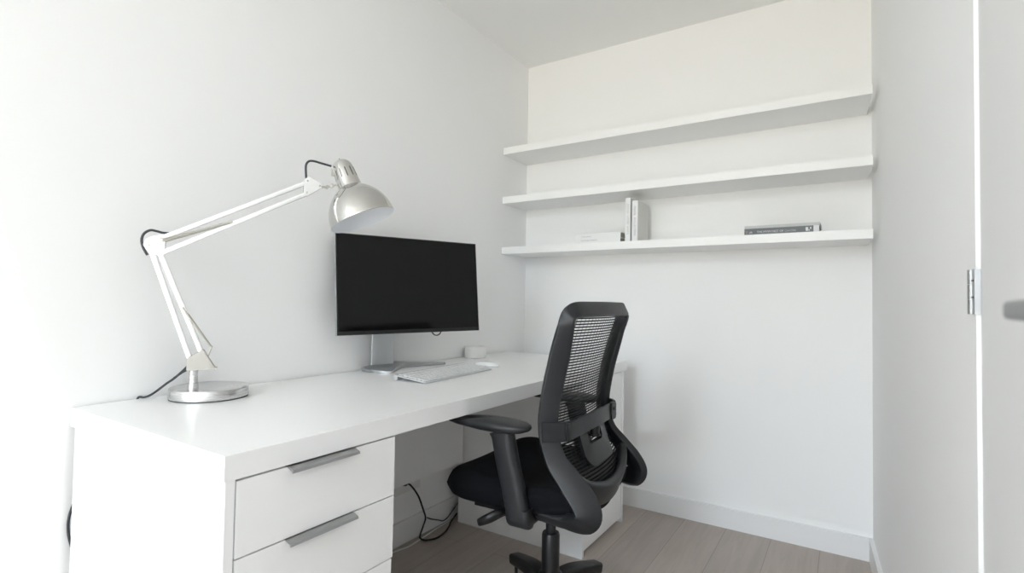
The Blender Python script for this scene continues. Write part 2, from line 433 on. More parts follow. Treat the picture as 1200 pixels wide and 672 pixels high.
for k, (za, zb) in enumerate(zz):
    bm = B(); lb(bm, (x1 - .018, y0, za), (x1, y1 - .0005 if k < 2 else y1 - .004, zb)); dw = obj('drawer', bm, M['lam'], U, bevel=.0009)
    bm = B()
    lb(bm, (.10, y0 + .02, za + .012), (x1 - .0185, y0 + .032, zb - .03)); lb(bm, (.10, y1 - .05, za + .012), (x1 - .0185, y1 - .038, zb - .03))
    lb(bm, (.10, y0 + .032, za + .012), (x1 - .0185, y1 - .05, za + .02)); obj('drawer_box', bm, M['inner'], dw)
    ha0, ha1 = -1.984, -1.824                    # edge pull: folds over the drawer's top edge
    bm = B(); ox, oy = .36, (YN + .003 - 1.7035) / 2
    pr = [(x1 - .012, zb + .0004), (x1 + .004, zb + .0012), (x1 + .0165, zb - .0035), (x1 + .0185, zb - .0085), (x1 + .0165, zb - .0095), (x1 + .013, zb - .0055), (x1 + .0015, zb - .0016), (x1 - .012, zb - .001)]
    pa = [V((x - ox, ha0 - oy, z)) for x, z in pr]
    prism(bm, pa, (0, ha1 - ha0, 0)); hd = obj('handle', bm, M['alu_handle'], dw, bevel=.0006); hd['label'] = 'satin grey aluminium edge pull'
F_, lb, t, x1 = unit('cupboard', 'plain white cupboard under the far end of the desk behind the chair', -.662, -.212, False)
bm = B(); lb(bm, (x1 - .022, -.662 + t + .002, .022), (x1 - .004, -.212 - t - .002, ZB - .004)); obj('door', bm, M['lam'], F_, bevel=.0009)

# ------------------------------------------------------------------ desk lamp
ph = math.radians(30)
ld = V((math.sin(ph), math.cos(ph), 0)); ln = V((math.cos(ph), -math.sin(ph), 0)); up = V((0, 0, 1))
LB = V((.117, -1.838, ZT + .0006))
lamp = empty('desk_lamp', tuple(LB), 0, label='chrome architect desk lamp with bell shade on round brushed steel base', cat='lamp')
def lo(ps): return [V(p) - LB for p in ps]
def lp(*p): return V(p) - LB
bm = B(); lathe(bm, [(.088, 0), (.094, .0), (.094, .003), (.0955, .0035), (.0955, .0255), (.0935, .0285), (.088, .0292), (0, .0292)], (0, 0, 0), (0, 0, 1), 72)
obj('base', bm, M['brushed'], lamp)
bm = B(); lathe(bm, [(.0925, 0), (.0945, 0), (.0945, .0025), (.0925, .0025)], (0, 0, -.0005), (0, 0, 1), 72, False); obj('rubber_ring', bm, M['slot'], lamp)
PB = lp(.145, -1.895, 0)
bm = B(); lathe(bm, [(.0125, ZT + .0295 - LB.z), (.0125, ZT + .038 - LB.z), (.0105, ZT + .05 - LB.z), (.0105, ZT + .076 - LB.z), (.0125, ZT + .084 - LB.z), (0, ZT + .084 - LB.z)], (PB.x, PB.y, LB.z - LB.z), (0, 0, 1), 28)
obj('post', bm, M['brushed'], lamp)
brk = [(.137, -1.908, .831), (.137, -1.908, .862), (.1555, -1.877, .884), (.170, -1.851, .832)]
bm = B()
for s_ in (-1, 1): prism(bm, [p + ln * (s_ * .0125 - .001) for p in lo(brk)], ln * .002)
bx0, bx1 = lp(.137, -1.908, .831), lp(.170, -1.851, .832)
prism(bm, [bx0 - ln * .0125, bx1 - ln * .0125, bx1 + ln * .0125, bx0 + ln * .0125], up * .002)
bkt = obj('base_bracket', bm, M['bracket'], lamp)
bm = B(); bm.free()
def pin(parent, q, hl, r):
    bm = B(); cyl(bm, q - ln * hl, q + ln * hl, r, n=12); obj('pivot_pin', bm, M['spring'], parent)
pin(bkt, bx1 + up * .001, .017, .0028); pin(bkt, lp(.1555, -1.877, .879), .016, .0025); pin(bkt, lp(.142, -1.9, .856), .016, .003)
def arm(name, a, b, hw=.0062):
    bm = B(); bar(bm, lp(*a), lp(*b), hw, ln); return obj(name, bm, M['chrome_bar'], lamp)
arm('lower_arm_bar', (.142, -1.9, .850), (.0935, -1.9835, 1.143)); arm('lower_arm_bar', (.1535, -1.881, .876), (.1045, -1.9655, 1.131))
arm('upper_arm_bar', (.104, -1.966, 1.169), (.280, -1.661, 1.3585)); arm('upper_arm_bar', (.103, -1.968, 1.129), (.2775, -1.666, 1.3235))
elb = [(.086, -1.997, 1.150), (.089, -1.992, 1.165), (.095, -1.981, 1.173), (.106, -1.962, 1.178), (.109, -1.957, 1.168), (.109, -1.957, 1.130), (.106, -1.962, 1.122), (.099, -1.975, 1.127), (.089, -1.992, 1.140)]
bm = B()
for s_ in (-1, 1): prism(bm, [p + ln * (s_ * .0085 - .001) for p in lo(elb)], ln * .002)
ep = obj('elbow_plate', bm, M['chrome_bar'], lamp)
for q in ((.0925, -1.986, 1.150), (.1045, -1.965, 1.170), (.104, -1.966, 1.131), (.096, -1.979, 1.138)): pin(ep, lp(*q), .0115, .0026)
endp = [(.272, -1.675, 1.361), (.278, -1.665, 1.370), (.294, -1.637, 1.355), (.2955, -1.634, 1.343), (.277, -1.666, 1.315), (.272, -1.675, 1.317)]
bm = B()
for s_ in (-1, 1): prism(bm, [p + ln * (s_ * .0085 - .001) for p in lo(endp)], ln * .002)
np_ = obj('end_plate', bm, M['chrome_bar'], lamp)
for q in ((.277, -1.667, 1.358), (.276, -1.668, 1.324), (.2935, -1.638, 1.347)): pin(np_, lp(*q), .0115, .0026)
# springs
def spring(p, q, r):
    bm = B(); tube(bm, [p, q], r, 8); return obj('spring', bm, M['spring'], lamp)
def rod(p, r):
    bm = B(); tube(bm, [p - ln * .014, p + ln * .014], r, 8); obj('spring_rod', bm, M['spring'], lamp)
sA, sB, sC = lp(.131, -1.919, .992), lp(.1645, -1.862, .889), lp(.154, -1.879, .882)
for s_ in (-1, 1):
    spring(sA + ln * s_ * .011, sB + ln * s_ * .011, .0021); spring(sA + ln * s_ * .005, sC + ln * s_ * .005, .0018)
    bm = B(); tube(bm, [sB + ln * s_ * .009, lp(.160, -1.869, .860) + ln * s_ * .009], .0018, 8); obj('spring_link', bm, M['spring'], lamp)
    for o_ in (.0, .005): spring(lp(.106, -1.962, 1.1665 - o_) + ln * s_ * .0115, lp(.182, -1.830, 1.2245 - o_ * .2) + ln * s_ * .0115, .0021)
rod(sA, .003); rod(sB, .003); rod(lp(.182, -1.830, 1.224), .0035)
# shade
RC = V((.3775, -1.5465, 1.2555)); AXU = -V((.326, .205, -.920)).normalized()
prof = [(.0953, 0), (.0960, .0022), (.0955, .0045), (.0945, .016), (.0915, .032), (.0865, .047), (.0785, .063), (.0685, .077), (.0560, .090), (.0450, .0985), (.0375, .1035), (.0345, .107)]
bm = B(); lathe(bm, prof, RC - LB, AXU, 64, False)
sh = obj('lamp_shade', bm, M['chrome'], lamp, ang=60)
bm = B(); lathe(bm, [(.0953, 0)] + [(r - .0015, h_) for r, h_ in prof[1:]] + [(.03, .112), (0, .112)], RC - LB, AXU, 64, False)
q = obj('shade_lining', bm, M['shade_in'], sh, ang=60); q['label'] = 'white enamel inside of the shade'
bm = B(); lathe(bm, [(.0365, .1025), (.0345, .108), (.0333, .120), (.0310, .150), (.0295, .168), (.0265, .179), (.0195, .1875), (.010, .1925), (0, .1935)], RC - LB, AXU, 48, False)
cap = obj('lamp_holder', bm, M['chrome'], lamp, ang=60)
bm = B(); cyl(bm, RC - LB + AXU * .192, RC - LB + AXU * .1985, .002, n=10); obj('knob', bm, M['spring'], cap)
u_, w_ = frame_of(AXU)
fwd = V((.541, -.841, 0))
for k in range(12):
    a = 2 * math.pi * k / 12 + .12
    d = u_ * math.cos(a) + w_ * math.sin(a)
    tgt = d.cross(AXU)
    bm = B()
    h0, h1 = .132, .160
    def rr(h_): return .0333 + (.0310 - .0333) * (h_ - .12) / .03
    A = [RC - LB + AXU * h0 + d * (rr(h0) - .0008), RC - LB + AXU * h1 + d * (rr(h1) - .0008)]
    sweep(bm, A, lambda i: tgt, lambda i: (.0013, .0012), .0006, n=2)
    obj('vent_slot', bm, M['slot'], cap)
bm = B(); lathe(bm, [(0, .030), (.012, .032), (.022, .042), (.0255, .055), (.022, .070), (.014, .084), (.0125, .108), (0, .108)], RC - LB, AXU, 32); obj('light_bulb', bm, M['bulb'], lamp)
bm = B()
tube(bm, smooth([lp(.2945, -1.636, 1.346), lp(.305, -1.618, 1.349), lp(.313, -1.604, 1.355), lp(.326, -1.585, 1.362)], 5), .003, 10)
cyl(bm, lp(.304, -1.620, 1.348) - ln * .009, lp(.304, -1.620, 1.348) + ln * .009, .0045, n=14)
lathe(bm, [(.002, 0), (.006, .002), (.006, .006), (.002, .008)], lp(.311, -1.608, 1.353) - ln * .004, ln, 12)
obj('swivel_joint', bm, M['spring'], lamp)
bm = B()
cp = RC - LB + AXU * .150 - ld * .034 - ln * .002
box(bm, (-.003, -.004, -.011), (.003, .004, .011), Matrix.Translation(cp) @ Quaternion((0, 0, 1), -ph).to_matrix().to_4x4())
cyl(bm, cp - ld * .004 + up * -.007, cp + ld * .002 + up * -.007, .004, n=12)
obj('switch', bm, M['spring'], cap)
# cables
def cord(name, pts, r, m=M['cable']):
    bm = B(); tube(bm, smooth(lo(pts), 6), r, 10); return obj(name, bm, m, lamp)
cord('elbow_cable', [(.092, -1.990, 1.125), (.0865, -1.998, 1.144), (.0845, -2.001, 1.163), (.0865, -1.997, 1.179), (.0925, -1.986, 1.1885), (.100, -1.974, 1.187), (.106, -1.962, 1.184), (.115, -1.947, 1.184)], .0031)
cord('head_cable', [(.275, -1.669, 1.362), (.2745, -1.6715, 1.399), (.276, -1.668, 1.4125), (.280, -1.661, 1.4185), (.287, -1.649, 1.4185), (.295, -1.635, 1.4155), (.309, -1.611, 1.411)], .0031)
q = cord('power_cord', [(.142, -1.899, .852), (.136, -1.911, .836), (.128, -1.921, .822), (.115, -1.930, .808), (.095, -1.937, .795), (.062, -1.944, .774), (.038, -1.950, .7605), (.020, -1.956, .7545), (.0075, -1.962, .7545), (.0038, -1.966, .745), (.0035, -1.972, .722)], .0029); q['label'] = 'dark blue-black lamp cable'
cord('post_cable', [(.143, -1.898, .836), (.135, -1.912, .829), (.127, -1.922, .820), (.118, -1.929, .811)], .0029)
bm = B(); tube(bm, smooth([(.0125, -2.03, .66), (.0105, -2.06, .60), (.008, -2.088, .530), (.0070, -2.0985, .497), (.0070, -2.1015, .470), (.0075, -2.099, .440), (.0085, -2.091, .405), (.0105, -2.075, .35), (.0165, -2.06, .15), (.0165, -2.05, .02)], 6), .0029, 10)
tag(obj('hanging_cable', bm, M['cable']), 'dark cable bulging out between the wall and the near end of the desk', 'cable')

# ------------------------------------------------------------------ monitor
mon = empty('monitor', (.06, -1.09, ZT + .0006), 0, label='black widescreen monitor on a silver stand, angled on the desk', cat='monitor')
MO = V(mon.location)
TL, TR, BR, BL = V((.055, -1.393, 1.253)), V((.252, -.831, 1.271)), V((.286, -.831, .908)), V((.089, -1.392, .888))
ctr = (TL + TR + BR + BL) / 4
ux = ((TR - TL).normalized() + (BR - BL).normalized()).normalized(); ux.z *= .4; ux.normalize()
uy = ((TL - BL) + (TR - BR)).normalized(); uy = (uy - ux * uy.dot(ux)).normalized(); un = ux.cross(uy)
if un.x < 0: un = -un
MM = Matrix((( *ux, 0), (*uy, 0), (*un, 0), (0, 0, 0, 1))).transposed(); MM = Matrix.Translation(ctr - MO) @ MM
hw_, hh_ = .298, .1825
bm = B(); box(bm, (-hw_, -hh_, -.012), (hw_, hh_, 0), MM); hous = obj('housing', bm, M['bezel'], mon, bevel=.0015)
bm = B(); box(bm, (-hw_ + .004, -hh_ + .014, -.0005), (hw_ - .0035, hh_ - .0035, .0008), MM); obj('screen', bm, M['screen'], mon)
bm = B(); box(bm, (-hw_ + .0005, -hh_ + .0005, .0001), (hw_ - .0005, -hh_ + .0125, .0012), MM); obj('chin', bm, M['bezel'], hous)
bm = B(); box(bm, (-.0015, 0, 0), (0, 2 * hh_ - .001, .012), MM @ Matrix.Translation((-hw_, -hh_ + .0005, -.0122))); q = obj('edge_trim', bm, M['alu'], hous); q['label'] = 'silver edge of the panel'
bm = B(); box(bm, (-.16, -.12, -.036), (.16, .10, -.0122), MM); obj('back_cover', bm, M['bezel'], mon, bevel=.008)
# neck: a flat blade beside the panel's middle, then the bracket to the panel
n0 = V((.054, -1.152, .772)) - MO
bm = B()
nx = V((.32, .947, 0)); nf = V((.947, -.32, 0))
P = [n0, n0 + V((.001, -.001, .10)), n0 + V((.006, .002, .24)), n0 + V((.010, .003, .30))]
sweep(bm, P, lambda i: nx, lambda i: (.046, .006), .002); obj('neck', bm, M['alu'], mon)
bm = B()
sweep(bm, [n0 + V((.016, .012, .275)), ctr - MO - un * .030 + ux * -.02], lambda i: nx, lambda i: (.03, .03), .004); obj('tilt_bracket', bm, M['bezel'], mon)
# V-shaped foot
foot = [(.012, -1.218, .0125), (.035, -1.236, .0120), (.075, -1.238, .0105), (.120, -1.226, .0090), (.148, -1.212, .0080), (.158, -1.200, .0075), (.150, -1.188, .0080),
        (.110, -1.120, .0130), (.078, -1.066, .0165), (.074, -1.045, .0170), (.092, -.985, .0145), (.124, -.872, .0085), (.128, -.858, .0078), (.120, -.850, .0078), (.104, -.858, .0085), (.052, -.975, .0165), (.018, -1.050, .0215), (.010, -1.085, .0215), (.009, -1.150, .0180)]
bm = B()
tv_ = [bm.verts.new(V((x, y, ZT + h_)) - MO) for x, y, h_ in foot]
bv_ = [bm.verts.new(V((x, y, ZT + .001)) - MO) for x, y, h_ in foot]
bm.faces.new(tv_); bm.faces.new(bv_[::-1])
for i in range(len(foot)):
    j = (i + 1) % len(foot); bm.faces.new([tv_[i], bv_[i], bv_[j], tv_[j]])
bmesh.ops.triangulate(bm, faces=[f for f in bm.faces if len(f.verts) > 4])
obj('stand_foot', bm, M['alu_dark'], mon, ang=30)
# cable loop hanging below the panel
bm = B()
cb = [MM @ V((.085, -hh_ + .03, -.020)), MM @ V((.088, -hh_ + .002, -.022)), MM @ V((.098, -hh_ - .010, -.022)), MM @ V((.110, -hh_ - .013, -.022)), MM @ V((.122, -hh_ - .008, -.022)), MM @ V((.129, -hh_ + .004, -.022)), MM @ V((.131, -hh_ + .03, -.020))]
tube(bm, smooth(cb, 6), .0024, 8); obj('cable_loop', bm, M['black'], mon)

# ------------------------------------------------------------------ keyboard, mouse, pot
kw, kd = .430, .138
ky = V((.036, -.43, 0)).normalized()            # along the front edge, right end -> left end
kbx = V((.405, -1.094, ZT))                      # middle of the front edge
ang = math.atan2(.43, -.036)                     # direction from left end to right end
kb = empty('keyboard', (kbx.x, kbx.y, ZT), ang, label='flat white and silver keyboard on the desk before the monitor', cat='keyboard')
tilt = math.atan2(.0150, kd)
KM = Matrix.Translation((0, 0, .0042)) @ Matrix.Rotation(tilt, 4, 'X')
bm = B(); poly = rrect(0, kd / 2, kw / 2, kd / 2, .006, 4); prism(bm, [KM @ V((x, y, -.003)) for x, y in poly], (KM.to_3x3() @ V((0, 0, .0045))))
obj('tray', bm, M['kb'], kb, bevel=.0008)
bm = B(); cyl(bm, KM @ V((-kw / 2 + .002, kd - .010, -.0085)), KM @ V((kw / 2 - .002, kd - .010, -.0085)), .0085, n=20); obj('battery_bar', bm, M['kb'], kb)
rows = [(.109, .014, [1] * 19), (.084, .0185, [1] * 19), (.0645, .0165, [1.5] + [1] * 12 + [1.5] + [1] * 4), (.046, .0165, [1.8] + [1] * 11 + [2.2] + [1] * 4), (.0275, .0165, [2.2] + [1] * 10 + [2.0, 1] + [1] * 4), (.009, .0165, [1.3, 1.2, 1.3, 5.2, 1.3, 1.2, 1.3] + [1] * 4)]
nk = 0
for y_, h_, ws in rows:
    tot = sum(ws); u = (kw - .014) / tot; x = -kw / 2 + .007
    for w in ws:
        if nk >= 99: break
        bm = B(); poly = rrect(x + w * u / 2, y_ + h_ / 2, w * u / 2 - .0016, h_ / 2 - .0008, .0025, 2)
        prism(bm, [KM @ V((a, b, .0014)) for a, b in poly], KM.to_3x3() @ V((0, 0, .0026))); obj('key', bm, M['key'], kb); nk += 1
        x += w * u
mo = empty('mouse', (.300, -.795, ZT), math.radians(8), label='flat white computer mouse beyond the right end of the keyboard', cat='mouse')
bm = B()
n1, n2 = 28, 8
rings = []
for j in range(n2 + 1):
    s_ = math.sin(j / n2 * math.pi / 2); c_ = math.cos(j / n2 * math.pi / 2)
    z_ = .004 + .016 * s_; k_ = c_ ** .55 if c_ > 0 else 0
    rings.append([(math.copysign(abs(math.cos(a)) ** .75, math.cos(a)) * .055 * k_, math.copysign(abs(math.sin(a)) ** .75, math.sin(a)) * .029 * k_, z_) for a in [2 * math.pi * i / n1 for i in range(n1)]])
rings = [[(x * .94, y * .94, .0008) for x, y, z in rings[0]]] + rings[:-1]
vv = [[bm.verts.new(p) for p in r] for r in rings]
for a, b in zip(vv, vv[1:]):
    for i in range(n1): bm.faces.new([a[i], a[(i + 1) % n1], b[(i + 1) % n1], b[i]])
bm.faces.new(vv[0][::-1]); bm.faces.new(vv[-1]); obj('shell', bm, M['mouse'], mo)
bm = B(); lathe(bm, [(.030, 0), (.031, 0), (.031, .0007), (.030, .0007)], (0, 0, .0001), (0, 0, 1), 20, False); obj('glide_pad', bm, M['alu'], mo)
bm = B(); R0 = .052
lathe(bm, [(0, 0), (R0 - .004, 0), (R0 - .001, .002), (R0, .006), (R0, .050), (R0 - .001, .0525), (R0 - .0035, .0525), (R0 - .0045, .050), (R0 - .0045, .020), (0, .020)], (0, 0, 0), (0, 0, 1), 48, False)
pot = obj('small_pot', bm, M['pot']); pot.location = (.0565, -.548, ZT + .0004)
tag(pot, 'small round white pot at the far back of the desk', 'pot')

# ------------------------------------------------------------------ socket and cables under the desk
so = empty('wall_socket', (0, -.945, .252), 0, label='white double wall socket above the skirting under the desk', cat='socket')
bm = B(); box(bm, (.0002, -.075, -.042), (.009, .075, .042)); obj('faceplate', bm, M['socket'], so, bevel=.003)
for yy in (-.037, .037):
    bm = B(); lathe(bm, [(.0215, .0088), (.0215, .0098), (.019, .0095), (.0185, .0093), (0, .0093)], (0, yy, 0), (1, 0, 0), 28, False); rec = obj('outlet', bm, M['socket'], so)
    bm = B(); 
    for d_ in (-.0095, .0095): cyl(bm, (.0094, yy + d_, 0), (.0100, yy + d_, 0), .0025, n=10)
    obj('pin_hole', bm, M['slot'], rec)
pc = empty('power_cable', (.03, -.98, 0), 0, label='black power cable hanging from the wall socket and looping on the floor', cat='cable')
def pl(ps, o): return [V(p) - V(o) for p in ps]
o_ = pc.location
bm = B(); cyl(bm, V((.0105, -.982, .262)) - o_, V((.034, -.982, .262)) - o_, .016, .013, 20); plug = obj('plug', bm, M['black'], pc)
bm = B(); tube(bm, smooth(pl([(.033, -.982, .262), (.042, -.968, .252), (.046, -.945, .226), (.045, -.915, .185), (.043, -.885, .125), (.041, -.866, .082), (.036, -.873, .050), (.033, -.886, .020), (.042, -.898, .006), (.072, -.893, .004), (.094, -.850, .004), (.085, -.785, .004), (.060, -.725, .004), (.040, -.690, .006), (.034, -.640, .025)], o_), 7), .0037, 10); obj('cord', bm, M['black'], pc)
ec = empty('extension_lead', (.03, -.75, 0), 0, label='thin black lead dropping from the hanging cable to the skirting under the desk', cat='cable')
o_ = ec.location
bm = B(); tube(bm, smooth(pl([(.0456, -.8612, .082), (.0455, -.832, .066), (.035, -.775, .040), (.030, -.735, .022), (.032, -.705, .028), (.034, -.67, .05), (.034, -.62, .08)], o_), 7), .0026, 8); obj('cord', bm, M['black'], ec)
bm = B(); tube(bm, smooth([(.040, -1.64, .0031), (.036, -1.30, .0031), (.035, -1.06, .0031), (.050, -.975, .0031), (.042, -.88, .0031), (.030, -.77, .0031), (.026, -.68, .0031)], 7), .0028, 8)
wc = obj('white_cable', bm, M['white_cable']); tag(wc, 'white cable lying on the floor along the skirting under the desk', 'cable')

# ------------------------------------------------------------------ office chair
yaw = math.radians(-3)
ch = empty('office_chair', (.812, -1.16, 0), math.atan2(math.sin(yaw), -math.cos(yaw)), label='black mesh-backed swivel office chair with armrests at the desk', cat='chair')
# local frame: +x forward (to the desk), +y towards the camera side, z up.
# five-star base
bm = B(); lathe(bm, [(0, .085), (.040, .085), (.046, .10), (.044, .170), (.036, .194), (.029, .201), (0, .201)], (0, 0, 0), (0, 0, 1), 32)
hub = obj('base_hub', bm, M['plastic2'], ch)
bm = B(); lathe(bm, [(.0275, .17), (.0275, .312), (.025, .318), (0, .318)], (0, 0, 0), (0, 0, 1), 28); obj('column_cover', bm, M['steel_dark'], ch)
bm = B(); cyl(bm, (0, 0, .30), (0, 0, .40), .0155, n=24); obj('gas_column', bm, M['plastic'], ch)
for k in range(5):
    a = math.radians(34 + 72 * k)
    d = V((math.cos(a), -math.sin(a), 0)); s_ = V((-d.y, d.x, 0))
    pts = smooth([d * .030 + up * .158, d * .10 + up * .160, d * .17 + up * .149, d * .240 + up * .134], 5)
    nP = len(pts)
    bm = B(); sweep(bm, pts, lambda i: s_, lambda i: (.027 - .006 * i / nP, .026 - .010 * i / nP), .008); obj('base_leg', bm, M['plastic2'], ch)
    cpos = d * .228
    cs = empty('castor', tuple(cpos), a * .7); cs.parent = ch
    bm = B()
    cyl(bm, (0, 0, .048), (0, 0, .122), .0055, n=12)
    box(bm, (-.018, -.006, .03), (.022, .006, .058)); obj('castor_fork', bm, M['plastic2'], cs, bevel=.003)
    for w in (-1, 1):
        bm = B(); lathe(bm, [(0, .008), (.018, .008), (.0265, .010), (.0275, .014), (.0265, .025), (.022, .028), (0, .028)], (0, 0, .0276), (0, w, 0), 24); obj('wheel', bm, M['tyre'], cs)
# mechanism under the seat
bm = B(); box(bm, (-.10, -.075, .385), (.13, .075, .432)); lathe(bm, [(.03, .36), (.036, .387), (.036, .39)], (0, 0, 0), (0, 0, 1), 20)
obj('tilt_mechanism', bm, M['plastic2'], ch, bevel=.006)
bm = B(); box(bm, (-.15, -.185, .428), (.16, .185, .4465)); obj('seat_pan', bm, M['plastic2'], ch, bevel=.01)
# height lever
bm = B(); tube(bm, smooth([(.035, .07, .408), (.042, .15, .418), (.050, .20, .430), (.055, .222, .435)], 5), .0055, 10); lev = obj('height_lever', bm, M['plastic2'], ch)
bm = B()
pp = smooth([(.040, .222, .446), (.058, .236, .437), (.080, .246, .424), (.100, .250, .413)], 5)
sweep(bm, pp, lambda i: V((0, 1, .35)), lambda i: (max(.007, .0255 * math.sin(math.pi * (.12 + .78 * i / (len(pp) - 1))) ** .7), .0095), .007); obj('paddle', bm, M['plastic2'], lev)
# seat cushion
bm = B()
nu, nv_ = 26, 26
AF, AR, HB = .262, -.195, .243
def seat_pt(u, v, topside):
    # u in [-1,1] front/back, v in [-1,1] side; squircle plan
    k = 1 / max(1e-6, (abs(u) ** 7 + abs(v) ** 7) ** (1 / 7)) * max(abs(u), abs(v)) if (u or v) else 1
    pu, pv = u * k, v * k
    wb = HB * (1 - .06 * max(0, -pu) ** 2)
    x = (AF + AR) / 2 + pu * (AF - AR) / 2; y = pv * wb
    e = max(abs(u), abs(v))
    rim = 1 - max(0, (e - .86) / .14) ** 2.2 if e > .86 else 1
    zt = .516 + .022 * abs(pv) ** 2.2 * (1 - .3 * max(0, pu)) + .014 * max(0, -pu) ** 2 - .012 * math.exp(-((pu + .25) / .5) ** 2) * (1 - pv * pv) + .012 * math.exp(-((pu - .62) / .30) ** 2) 
    zb = .4475 - .004 * max(0, pu) ** 2
    zm = (zt + zb) / 2
    z = zm + (zt - zm) * max(0, rim) ** .5 if topside else zm - (zm - zb) * max(0, rim) ** .5
    return V((x, y, z))
gt = [[bm.verts.new(seat_pt(-1 + 2 * i / nu, -1 + 2 * j / nv_, True)) for j in range(nv_ + 1)] for i in range(nu + 1)]
gb = [[gt[i][j] if i in (0, nu) or j in (0, nv_) else bm.verts.new(seat_pt(-1 + 2 * i / nu, -1 + 2 * j / nv_, False)) for j in range(nv_ + 1)] for i in range(nu + 1)]
for i in range(nu):
    for j in range(nv_):
        bm.faces.new([gt[i][j], gt[i + 1][j], gt[i + 1][j + 1], gt[i][j + 1]])
        try: bm.faces.new([gb[i][j], gb[i][j + 1], gb[i + 1][j + 1], gb[i + 1][j]])
        except ValueError: pass
seat = obj('seat', bm, M['fabric'], ch, ang=80)
sm = seat.modifiers.new('soft', 'SUBSURF'); sm.levels = 1; sm.render_levels = 1
# back frame: two side rails, joined over the top, each looping forward under the seat
def rail_pts(s):
    h = .212 * s
    return [(-.02, h * .94, .462), (-.08, h * .98, .457), (-.15, h * 1.02, .457), (-.192, h * 1.03, .466), (-.205, h * 1.03, .488), (-.188, h * 1.02, .520), (-.148, h * 1.01, .565), (-.108, h * 1.0, .612), (-.086, h * .995, .690), (-.096, h * 1.0, .784), (-.118, h * 1.015, .880), (-.140, h * 1.06, .960)]
left = smooth(rail_pts(1), 6); right = smooth(rail_pts(-1), 6)
arc = [(-.147, .2245, .986), (-.1525, .2160, .9985), (-.160, .190, 1.0045), (-.168, .11, 1.0055), (-.173, 0, 1.006)]
arc = arc + [(x, -y, z) for x, y, z in arc[-2::-1]]
arc = smooth([left[-1]] + [V(p) for p in arc] + [right[-1]], 5)[1:-1]
path = left + arc + right[::-1]
def side_dir(i):
    p = path[i]
    f = min(1, max(0, (abs(p.y) - .13) / .075))
    if p.z > .93: 
        t = (path[min(i + 1, len(path) - 1)] - path[max(i - 1, 0)]).normalized()
        return V((1, 0, .25))
    return V((1, 0, .35)) if p.z > .62 else V((1, 0, .0)) + V((0, 0, 1)) * (1.2 if p.z > .5 else .0)
def frame_side(i):
    t = (path[min(i + 1, len(path) - 1)] - path[max(i - 1, 0)]).normalized()
    sg = 1 if path[i].y > 0 else -1
    f = min(1, max(0, (path[i].z - .90) / .10)); f = f * f * (3 - 2 * f)                  # 0 on the uprights, 1 on the top bar
    inw = (V((0, -sg, 0)) * (1 - f) + V((0, 0, -1)) * f); inw = (inw - t * inw.dot(t)).normalized()
    rear = inw.cross(t)
    return rear * (.82 - .40 * f) + inw * (.57 + .33 * f)
def frame_half(i):
    p = path[i]
    if p.z > .62:
        f = min(1, max(0, (p.z - .88) / .12)); f = f * f * (3 - 2 * f)
        return (.0270 - .0060 * f, .0105 - .001 * f)
    f = min(1, (.62 - p.z) / .09)
    if p.z < .475 and p.x > -.19:
        g = min(1, (p.x + .19) / .05); return (.033 - .016 * g, .0125)
    return (.0270 + .008 * f, .0105 + .002 * f)
bm = B(); sweep(bm, path, frame_side, frame_half, .0045)
obj('back_frame', bm, M['plastic'], ch, ang=50)
# mesh panel
def back_x(z, y):
    pr = [(.49, -.165), (.53, -.150), (.56, -.132), (.60, -.108), (.69, -.080), (.784, -.090), (.88, -.112), (.96, -.134), (1.0, -.152)]
    for (z0, x0), (z1, x1_) in zip(pr, pr[1:]):
        if z <= z1: 
            f = (z - z0) / (z1 - z0); x = x0 + (x1_ - x0) * f; break
    else: x = pr[-1][1]
    return x - .022 * (1 - (y / .2) ** 2)
bm = B()
z = .505
while z < .988:
    hwid = (.194 + .014 * max(0, (z - .78) / .2)) if z < .95 else .206 - .03 * ((z - .95) / .038) ** 2
    row = []
    for j in range(13):
        y = -hwid + 2 * hwid * j / 12
        row.append((V((back_x(z - .0021, y), y, z - .0021)), V((back_x(z + .0021, y), y, z + .0021))))
    off = V((-.0012, 0, 0))
    v0 = [(bm.verts.new(a), bm.verts.new(b), bm.verts.new(b + off), bm.verts.new(a + off)) for a, b in row]
    for a, b in zip(v0, v0[1:]):
        for k in range(4): bm.faces.new([a[k], a[(k + 1) % 4], b[(k + 1) % 4], b[k]])
    z += .0082
for s_ in range(-9, 10):                         # upright threads
    y = s_ * .021
    ps = [V((back_x(.505 + .0475 * k, y) + .0004, y, .505 + .0475 * k)) for k in range(11)]
    tube(bm, ps, .0006, 4)
obj('mesh_panel', bm, M['mesh'], ch)
# lower cross shell of the back
pts = smooth([(-.150, .196, .545), (-.168, .150, .515), (-.184, .08, .495), (-.190, 0, .488), (-.184, -.08, .495), (-.168, -.150, .515), (-.150, -.196, .545)], 6)
bm = B(); sweep(bm, pts, lambda i: V((-.35, 0, .94)), lambda i: (.034, .013), .008); obj('lower_cross_bar', bm, M['plastic'], ch)
pts = smooth([(-.135, .185, .508), (-.155, .10, .474), (-.165, 0, .462), (-.155, -.10, .474), (-.135, -.185, .508)], 6)
bm = B(); sweep(bm, pts, lambda i: V((-.1, 0, 1)), lambda i: (.030, .016), .010); obj('back_skirt', bm, M['fabric'], ch)
